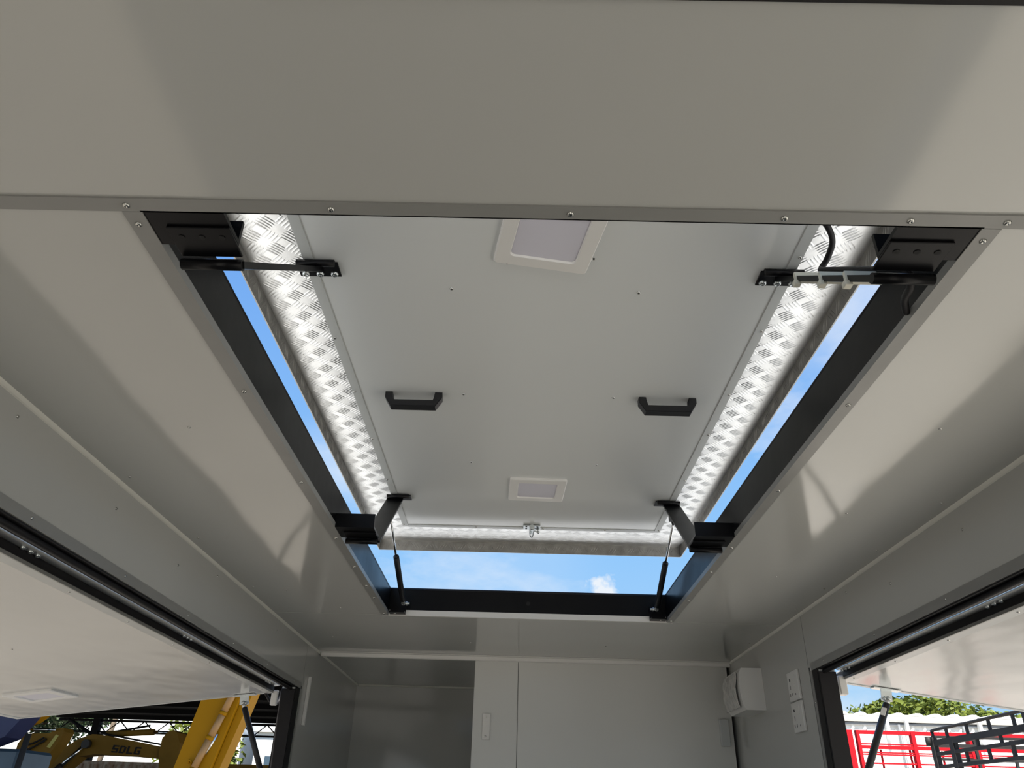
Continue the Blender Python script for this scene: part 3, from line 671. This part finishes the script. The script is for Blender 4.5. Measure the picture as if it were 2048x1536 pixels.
def foliage(cx, cy_, cz, rx, ry, rz, n, size, mt, name, parent, seed=1, clumps=46):
    rn = random.Random(seed); bm = B(); cl = []
    for _ in range(clumps):
        while True:
            p = Vector((rn.uniform(-1, 1), rn.uniform(-1, 1), rn.uniform(-1, 1)))
            if p.length < 1: break
        cl.append((p, rn.uniform(0.25, 0.5)))
    for _ in range(n):
        c_, r_ = rn.choice(cl)
        d = Vector((rn.gauss(0, 1), rn.gauss(0, 1), rn.gauss(0, 1))).normalized()*r_*rn.uniform(0.6, 1.0)
        p = Vector((cx+(c_.x+d.x)*rx, cy_+(c_.y+d.y)*ry, cz+(c_.z+d.z)*rz))
        u = Vector((rn.gauss(0, 1), rn.gauss(0, 1), rn.gauss(0, 0.5))).normalized(); v = u.orthogonal().normalized(); v.rotate(Matrix.Rotation(rn.uniform(0, 6.28), 3, u))
        s_ = size*rn.uniform(0.6, 1.3)
        a_ = bm.verts.new(p-u*s_); b2 = bm.verts.new(p+v*s_*0.45+Vector((0, 0, s_*0.12))); c2 = bm.verts.new(p+u*s_); d2 = bm.verts.new(p-v*s_*0.45+Vector((0, 0, s_*0.12)))
        bm.faces.new((a_, b2, c2)); bm.faces.new((a_, c2, d2))
    o = obj(name, bm, mt, parent); o['kind'] = 'stuff'; return o
def tree(x, y, h, r_, lab, mt, n, size, seed, zc=None, rz=None, group=None):
    t_ = thing('tree', lab, 'tree', (x, y, GZ), group)
    zc = zc or h*0.72; rz = rz or h*0.3
    obj('trunk', cyl(B(), (x, y, GZ), (x, y, zc), 0.22, 0.10, seg=10), BARK, t_)
    for k in range(5):
        a_ = k*1.26+seed; obj('branch', cyl(B(), (x, y, zc-rz*0.6), (x+math.cos(a_)*r_*0.6, y+math.sin(a_)*r_*0.6, zc+rz*0.3), 0.08, 0.03, seg=6), BARK, t_)
    foliage(x, y, zc, r_, r_, rz, n, size, mt, 'foliage', t_, seed)
tree(-26.0, 45.0, 6.5, 3.4, 'tree with shade painted into its leaves at the far left under the raised hatch door', LEAF_SHADE, 9000, 0.15, 5, zc=5.9, rz=1.5)
tree(-19.4, 52.0, 5.2, 2.4, 'green tree between the excavator arm and the leaning yellow boom', LEAF, 2600, 0.22, 8, zc=4.4, rz=2.0)
tree(-8.4, 50.0, 5.0, 4.4, 'low green tree behind the shed right of the leaning boom', LEAF, 2600, 0.22, 11, zc=2.4, rz=1.5)

# lettered excavator
K = 24/18; EY = 24.0
ex = thing('excavator', 'dusty yellow excavator whose boom carries dark SDLG lettering', 'excavator', (-13.6, EY, GZ))
out = [(-10.75, 0.9), (-10.35, 1.65), (-10.05, 2.12), (-9.78, 2.42), (-9.45, 2.65), (-9.18, 2.75), (-9.0, 2.745), (-8.3, 2.65), (-7.62, 2.54), (-7.52, 2.31), (-8.24, 2.35), (-9.01, 2.36), (-9.35, 2.31), (-9.60, 2.06), (-9.9, 1.45), (-10.2, 0.9)]
bo = obj('boom', prism(B(), [sc_(p, K, EY) for p in out], 'y', EY, EY+0.55), YELD, ex)
kn = [(-7.60, 2.44), (-7.60, 2.70), (-7.50, 2.84), (-7.40, 2.87), (-7.31, 2.83), (-7.20, 2.62), (-7.15, 2.35), (-7.12, 1.95), (-7.15, 1.0), (-7.35, 0.6), (-7.46, 1.0), (-7.50, 2.0)]
obj('stick', prism(B(), [sc_(p, K, EY) for p in kn], 'y', EY-0.12, EY+0.62), YELD, ex)
def W3(p, y=EY-0.02): q = sc_(p, K, EY); return (q[0], y, q[1])
cyo = obj('stick_cylinder', cyl(B(), W3((-8.96, 2.77), EY+0.25), W3((-7.92, 2.84), EY+0.25), 0.085, seg=12), YELD, ex)
obj('rod', cyl(B(), W3((-7.94, 2.84), EY+0.25), W3((-7.42, 2.83), EY+0.25), 0.045, seg=10), CHROME, cyo)
cyo = obj('boom_cylinder', cyl(B(), W3((-9.95, 1.75), EY-0.10), W3((-9.62, 2.12), EY-0.10), 0.09, seg=12), DARKM, ex)
obj('rod', cyl(B(), W3((-9.70, 2.03), EY-0.10), W3((-9.25, 2.52), EY-0.10), 0.05, seg=10), CHROME, cyo)
obj('pin_boss', cyl(B(), W3((-9.22, 2.55), EY-0.16), W3((-9.22, 2.55), EY+0.0), 0.12, seg=12), DARKM, ex)
obj('hose', tube(B(), [W3((-9.0, 2.77)), W3((-8.4, 2.69)), W3((-7.9, 2.62)), W3((-7.6, 2.57)), W3((-7.52, 2.45))], 0.025, seg=6), RUB, ex)
obj('cab', box(-15.4, -14.0, EY-0.3, EY+1.2, GZ+1.0, GZ+2.1, bev=0.05), YELD, ex)
obj('track', box(-17.0, -13.2, EY-0.6, EY+0.0, GZ, GZ+0.8, bev=0.15, seg=3), DARKM, ex)
obj('track', box(-17.0, -13.2, EY+1.4, EY+2.0, GZ, GZ+0.8, bev=0.15, seg=3), DARKM, ex)
obj('bucket', prism(B(), [(-10.1, GZ+1.3), (-9.3, GZ+1.4), (-8.8, GZ+0.6), (-9.1, GZ), (-9.9, GZ), (-10.3, GZ+0.6)], 'y', EY-0.3, EY+0.8), DARKM, ex)
def block_letter(bm, ch, ox, y0, y1, T):
    st = 0.24
    R_ = {'S': [(0, .8, .8, 1), (0, st, .5, .8), (0, .8, .40, .60), (.8-st, .8, .2, .40), (0, .8, 0, .2)],
          'D': [(0, .62, .8, 1), (0, .62, 0, .2), (0, st, .2, .8), (.8-st, .8, .12, .88)],
          'L': [(0, st, .2, 1), (0, .8, 0, .2)],
          'G': [(0, .8, .8, 1), (0, st, .2, .8), (0, .8, 0, .2), (.8-st, .8, .2, .5), (.42, .8, .38, .56)]}[ch]
    for n_, (a, b, c_, d) in enumerate(R_):
        vv = []
        for yv in (y0+0.0006*n_, y1):
            for u, v in ((a, c_), (b, c_), (b, d), (a, d)): vv.append(bm.verts.new(T(ox+u, v, yv)))
        for f in ((0, 1, 2, 3), (7, 6, 5, 4), (0, 4, 5, 1), (1, 5, 6, 2), (2, 6, 7, 3), (3, 7, 4, 0)): bm.faces.new([vv[k_] for k_ in f])
q0, q1 = Vector(W3((-8.67, 2.405))), Vector(W3((-8.05, 2.372)))
ux = (q1-q0)/3.8; uz = Vector((0.25*ux.length*0.45, 0, 0.145*K))
bm = B()
for i_, ch in enumerate('SDLG'): block_letter(bm, ch, i_, EY-0.014, EY-0.0005, lambda u, v, yv: (q0.x+ux.x*u+uz.x*v, yv, q0.z+ux.z*u+uz.z*v))
obj('lettering', bm, HOLE, ex)

# second excavator arm, nearer the left edge
K2 = 21/16; AY = 21.0
def w2(p, y=AY): return (p[0]*K2, y, (p[1]-CAMZ)*K2+CAMZ)
ea = thing('excavator', 'dusty yellow excavator arm with hoses at the far left', 'excavator', (-12.3, AY, GZ))
o2 = [(-9.48, 0.8), (-9.55, 2.40), (-9.46, 2.58), (-9.0, 2.60), (-8.86, 2.69), (-8.76, 2.70), (-8.72, 2.63), (-8.79, 2.42), (-8.93, 2.15), (-9.02, 1.9), (-9.1, 0.8)]
obj('arm', prism(B(), [(w2(p)[0], w2(p)[2]) for p in o2], 'y', AY, AY+0.5), YELD, ea)
cyo = obj('cylinder', cyl(B(), w2((-9.50, 2.66), AY-0.06), w2((-8.86, 2.655), AY-0.06), 0.035, seg=8), CHROME, ea)
obj('lug', box(w2((-9.60, 0))[0], w2((-9.46, 0))[0], AY-0.2, AY+0.1, w2((0, 2.50))[2], w2((0, 2.72))[2], bev=0.03), YEL, ea)
for k, (a1, a2, a3) in enumerate((((-9.42, 2.36), (-9.2, 2.42), (-9.05, 2.52)), ((-9.44, 2.26), (-9.2, 2.34), (-9.0, 2.50)), ((-9.30, 1.95), (-9.30, 2.25), (-9.02, 2.46)))):
    obj('hose', tube(B(), [w2(a1, AY-0.05), w2(a2, AY-0.09), w2(a3, AY-0.05)], 0.022, seg=6), RUB, ea)
obj('pipe', cyl(B(), w2((-9.48, 1.5), AY-0.06), w2((-9.40, 2.42), AY-0.06), 0.018, seg=6), HYD, ea)
obj('pipe', cyl(B(), w2((-9.36, 1.5), AY-0.06), w2((-9.28, 2.36), AY-0.06), 0.018, seg=6), HYD, ea)
obj('decal', prism(B(), [(w2(p)[0], w2(p)[2]) for p in ((-8.97, 2.36), (-8.86, 2.58), (-8.80, 2.56), (-8.90, 2.34))], 'y', AY-0.012, AY-0.001), mat('pale_decal', (0.55, 0.50, 0.12), 0.5), ea)
obj('base', box(-13.2, -11.6, AY-0.4, AY+1.4, GZ, GZ+1.6, bev=0.1, seg=2), DARKM, ea)

# blue machine at the far left edge
bl = thing('blue_machine', 'blue and orange machine cut off by the left edge of the view', 'machine', (-9.0, 14.4, GZ))
obj('boom', prism(B(), [(-9.3, 2.1), (-8.62, 2.38), (-8.40, 2.72), (-8.30, 3.1), (-8.62, 3.1), (-8.95, 2.62), (-9.5, 2.35)], 'y', 14.0, 14.5), BLUEM, bl)
obj('arm', prism(B(), [(-9.6, 2.35), (-8.66, 2.68), (-8.52, 2.80), (-8.7, 3.2), (-9.8, 2.9)], 'y', 14.6, 15.0), YEL, bl)
obj('cab', box(-9.9, -8.46, 14.3, 15.4, GZ+0.6, 2.22, bev=0.05), BLUEG, bl)
obj('mast', cyl(B(), (-8.40, 14.2, GZ), (-8.34, 14.2, 2.45), 0.05, seg=8), DARKM, bl)
obj('track', box(-10.2, -8.2, 14.0, 15.8, GZ, GZ+0.6, bev=0.1, seg=2), DARKM, bl)

# big leaning yellow boom close by
K3 = 13/9; BY = 13.0
def w3(p, y=BY): return (p[0]*K3, y, (p[1]-CAMZ)*K3+CAMZ)
yb = thing('crane_boom', 'bright yellow leaning machine boom with tan hydraulic pipes', 'boom', (-5.4, BY, GZ))
obj('main_plate', prism(B(), [(w3(p)[0], w3(p)[2]) for p in ((-3.95, 0.2), (-3.49, 2.44), (-3.40, 2.90), (-2.99, 2.90), (-3.06, 2.50), (-3.23, 1.80), (-3.60, 0.2))], 'y', BY, BY+0.35), YEL, yb)
obj('side_plate', prism(B(), [(w3(p)[0], w3(p)[2]) for p in ((-3.595, 0.2), (-3.225, 1.80), (-3.055, 2.50), (-2.985, 2.90), (-2.86, 2.90), (-2.96, 2.50), (-3.155, 1.80), (-3.50, 0.2))], 'y', BY+0.10, BY+0.45), YEL, yb)
for a1, a2, r_ in (((-3.385, 1.80), (-3.285, 2.08), 0.055), ((-3.275, 2.10), (-3.195, 2.33), 0.055), ((-3.188, 2.35), (-3.08, 2.66), 0.055), ((-3.60, 0.9), (-3.40, 1.76), 0.055)):
    pp = obj('pipe', cyl(B(), w3(a1, BY-0.07), w3(a2, BY-0.07), r_, seg=10), HYD, yb)
    obj('clamp', cyl(B(), w3((a2[0]-0.004, a2[1]-0.01), BY-0.07), w3((a2[0]+0.008, a2[1]+0.025), BY-0.07), r_*1.15, seg=10), YEL, pp)
obj('rod', cyl(B(), w3((-3.31, 1.93), BY-0.02), w3((-3.225, 2.13), BY-0.02), 0.03, seg=8), CHROME, yb)
obj('step', tube(B(), [w3((-3.47, 1.84), BY-0.01), w3((-3.46, 1.87), BY-0.06), w3((-3.43, 1.85), BY-0.06), w3((-3.44, 1.82), BY-0.01)], 0.012, seg=6), YEL, yb)
obj('pivot_block', box(w3((-4.15, 0))[0], w3((-3.35, 0))[0], BY-0.3, BY+0.8, GZ, 0.1, bev=0.08, seg=2), DARKM, yb)
ym = thing('yellow_machine', 'small yellow machine corner beside the left hatch jamb', 'machine', (-6.1, 24, GZ))
obj('body', prism(B(), [(-6.5, 1.2), (-6.9, 2.45), (-6.3, 3.1), (-5.6, 3.3), (-5.3, 1.2)], 'y', 24, 25), YEL, ym)
obj('base', box(-7.0, -4.8, 23.8, 25.4, GZ, 1.2, bev=0.1), DARKM, ym)
dk = thing('loader_body', 'low reddish brown machine body beyond the leaning boom', 'machine', (-9.3, 30, GZ))
obj('body', box(-10.6, -7.4, 30, 31.5, GZ+0.5, 2.62, bev=0.1), mat('brown_machine', (0.13, 0.06, 0.04), 0.6, noise=0.4, nscale=2), dk)
obj('rail', box(-10.7, -7.3, 29.9, 30.0, 2.62, 2.78), YELD, dk)
obj('track', box(-10.7, -7.3, 29.9, 31.6, GZ, GZ+0.5, bev=0.1), DARKM, dk)

# ================================================================== OUTSIDE, RIGHT: white steel building, tree, stock crates
wbk = thing('steel_building', 'long white ribbed steel building with gutter behind the red crate', 'building', (15, 24, GZ))
pts = []; x = 5.0
while x < 26: pts += [(x, 22.04), (x+0.20, 22.04), (x+0.235, 22.0), (x+0.285, 22.0)]; x += 0.32
pts += [(26.2, 22.04), (26.2, 30), (5.0, 30)]
obj('wall', prism(B(), pts, 'z', GZ, 3.86), CLADW, wbk)
obj('flashing', box(4.9, 26.3, 21.97, 21.995, 3.80, 3.86), GALV, wbk)
gt = obj('gutter', prism(B(), [(21.90, 4.02), (21.90, 3.93), (21.93, 3.88), (21.99, 3.88), (21.99, 4.02)], 'x', 4.8, 26.4), CLADW, wbk)
rb = B(); x = 4.8; top = []
while x < 26.4: top += [(x, 4.11), (x+0.12, 4.11), (x+0.20, 4.06), (x+0.42, 4.06)]; x += 0.5
top.append((x, 4.11)); prism(rb, top+[(x, 4.03), (4.8, 4.03)], 'y', 21.90, 30); obj('roof', rb, CLADW, wbk)
for x in (8.87, 10.30, 12.02): obj('downpipe', cyl(B(), (x, 21.93, GZ), (x, 21.93, 3.82 if x != 8.87 else 3.50), 0.035, seg=8), GALV, wbk)
for x in (9.98, 10.50, 12.45): obj('strap', box(x-0.04, x+0.04, 21.84, 21.98, 3.45, 3.95, bev=0.015), CLADW, wbk)
for i in range(40): obj('shade_dash', box(5.26+i*0.32, 5.40+i*0.32, 21.985, 22.0, 3.69, 3.705), GALV, wbk)  # dark dashes painting the shade below the flashing
tree(18.7, 38.0, 7.2, 5.3, 'bright green leafy tree rising behind the white steel building', LEAF, 34000, 0.14, 21, zc=4.6, rz=1.75)

rc = thing('stock_crate', 'red steel stock crate panels in front of the white building', 'crate', (6.2, 12.6, GZ))
for x, w_ in ((4.87, 0.11), (5.005, 0.045), (5.80, 0.055), (6.66, 0.13), (7.55, 0.055), (8.4, 0.11)):
    obj('post', box(x-w_/2, x+w_/2, 11.97, 12.03+w_*0.4, GZ, 2.655), RED, rc)
for z, h in ((2.63, 0.050), (2.475, 0.018), (2.435, 0.046), (2.365, 0.018), (2.34, 0.018), (2.225, 0.020), (2.05, 0.03), (1.85, 0.03), (1.6, 0.03), (1.3, 0.03), (0.9, 0.05), (0.4, 0.03), (-0.1, 0.05)):
    obj('rail', box(5.03, 8.4, 11.985, 12.025, z-h/2, z+h/2), RED, rc)
for z in (2.61, 2.435, 2.35, 2.225, 1.9, 1.4, 0.8, 0.1):
    obj('side_rail', box(4.84, 4.88, 12.08, 13.9, z-0.018, z+0.018), RED, rc)
obj('post', box(4.82, 4.90, 13.9, 13.98, GZ, 2.655), RED, rc)
for x in (5.32, 5.62+0.12, 6.2): obj('stile', box(x-0.012, x+0.012, 12.035, 12.055, 0.0, 2.41), RED, rc)

bk = thing('stock_crate', 'charcoal steel stock crate with rounded top pipe at the right edge', 'crate', (4.4, 6.8, GZ))
SX = 4.06
obj('post', box(SX-0.025, SX+0.025, 7.97, 8.03, GZ, 2.20), DGREY, bk); obj('post', box(SX-0.02, SX+0.03, 7.62, 7.69, GZ, 2.15), DGREY, bk)
obj('post', box(SX-0.025, SX+0.025, 6.42, 6.48, GZ, 2.30), DGREY, bk); obj('post', box(SX-0.025, SX+0.025, 4.6, 4.66, GZ, 2.30), DGREY, bk)
for z, h in ((2.150, 0.052), (2.055, 0.030), (1.945, 0.030), (1.80, 0.03), (1.6, 0.03), (1.3, 0.05), (0.9, 0.03), (0.4, 0.05), (0.0, 0.06)):
    obj('rail', box(SX-0.018, SX+0.018, 4.6, 8.0, z-h/2, z+h/2), DGREY, bk)
obj('top_pipe', tube(B(), [(SX, 7.98, 2.17), (SX, 7.985, 2.235), (SX, 7.95, 2.262), (SX, 7.4, 2.266), (SX, 6.9, 2.27), (SX, 6.52, 2.272), (SX, 6.47, 2.25), (SX, 6.46, 2.17)], 0.014, seg=8, smooth_steps=3), DGREY, bk)
y = 7.72; k = 0
while y > 4.7:
    obj('stile', box(SX-0.010, SX+0.010, y-0.013, y+0.013, 2.17, 2.262), DGREY, bk) if y > 6.5 else None
    obj('stile', box(SX-0.010, SX+0.010, y-0.12-0.014, y-0.12+0.014, 2.06, 2.14), DGREY, bk)
    obj('stile', box(SX-0.010, SX+0.010, y-0.26-0.014, y-0.26+0.014, 1.95, 2.05), DGREY, bk)
    y -= 0.36
obj('hinge_lug', cyl(B(), (SX-0.03, 8.03, 2.13), (SX-0.03, 8.03, 2.21), 0.03, seg=10), DGREY, bk)
for z, h in ((2.215, 0.022), (2.14, 0.03), (2.02, 0.022), (1.85, 0.03), (1.5, 0.03), (0.9, 0.05)):
    obj('back_rail', box(SX+0.03, 6.6, 8.06, 8.09, z-h/2, z+h/2), DGREY, bk)
for i in range(7): obj('back_stile', box(SX+0.42+0.36*i, SX+0.445+0.36*i, 8.062, 8.085, 0.9, 2.20), DGREY, bk)
obj('base', box(SX-0.03, 6.6, 4.6, 8.1, GZ, GZ+0.12), DGREY, bk)
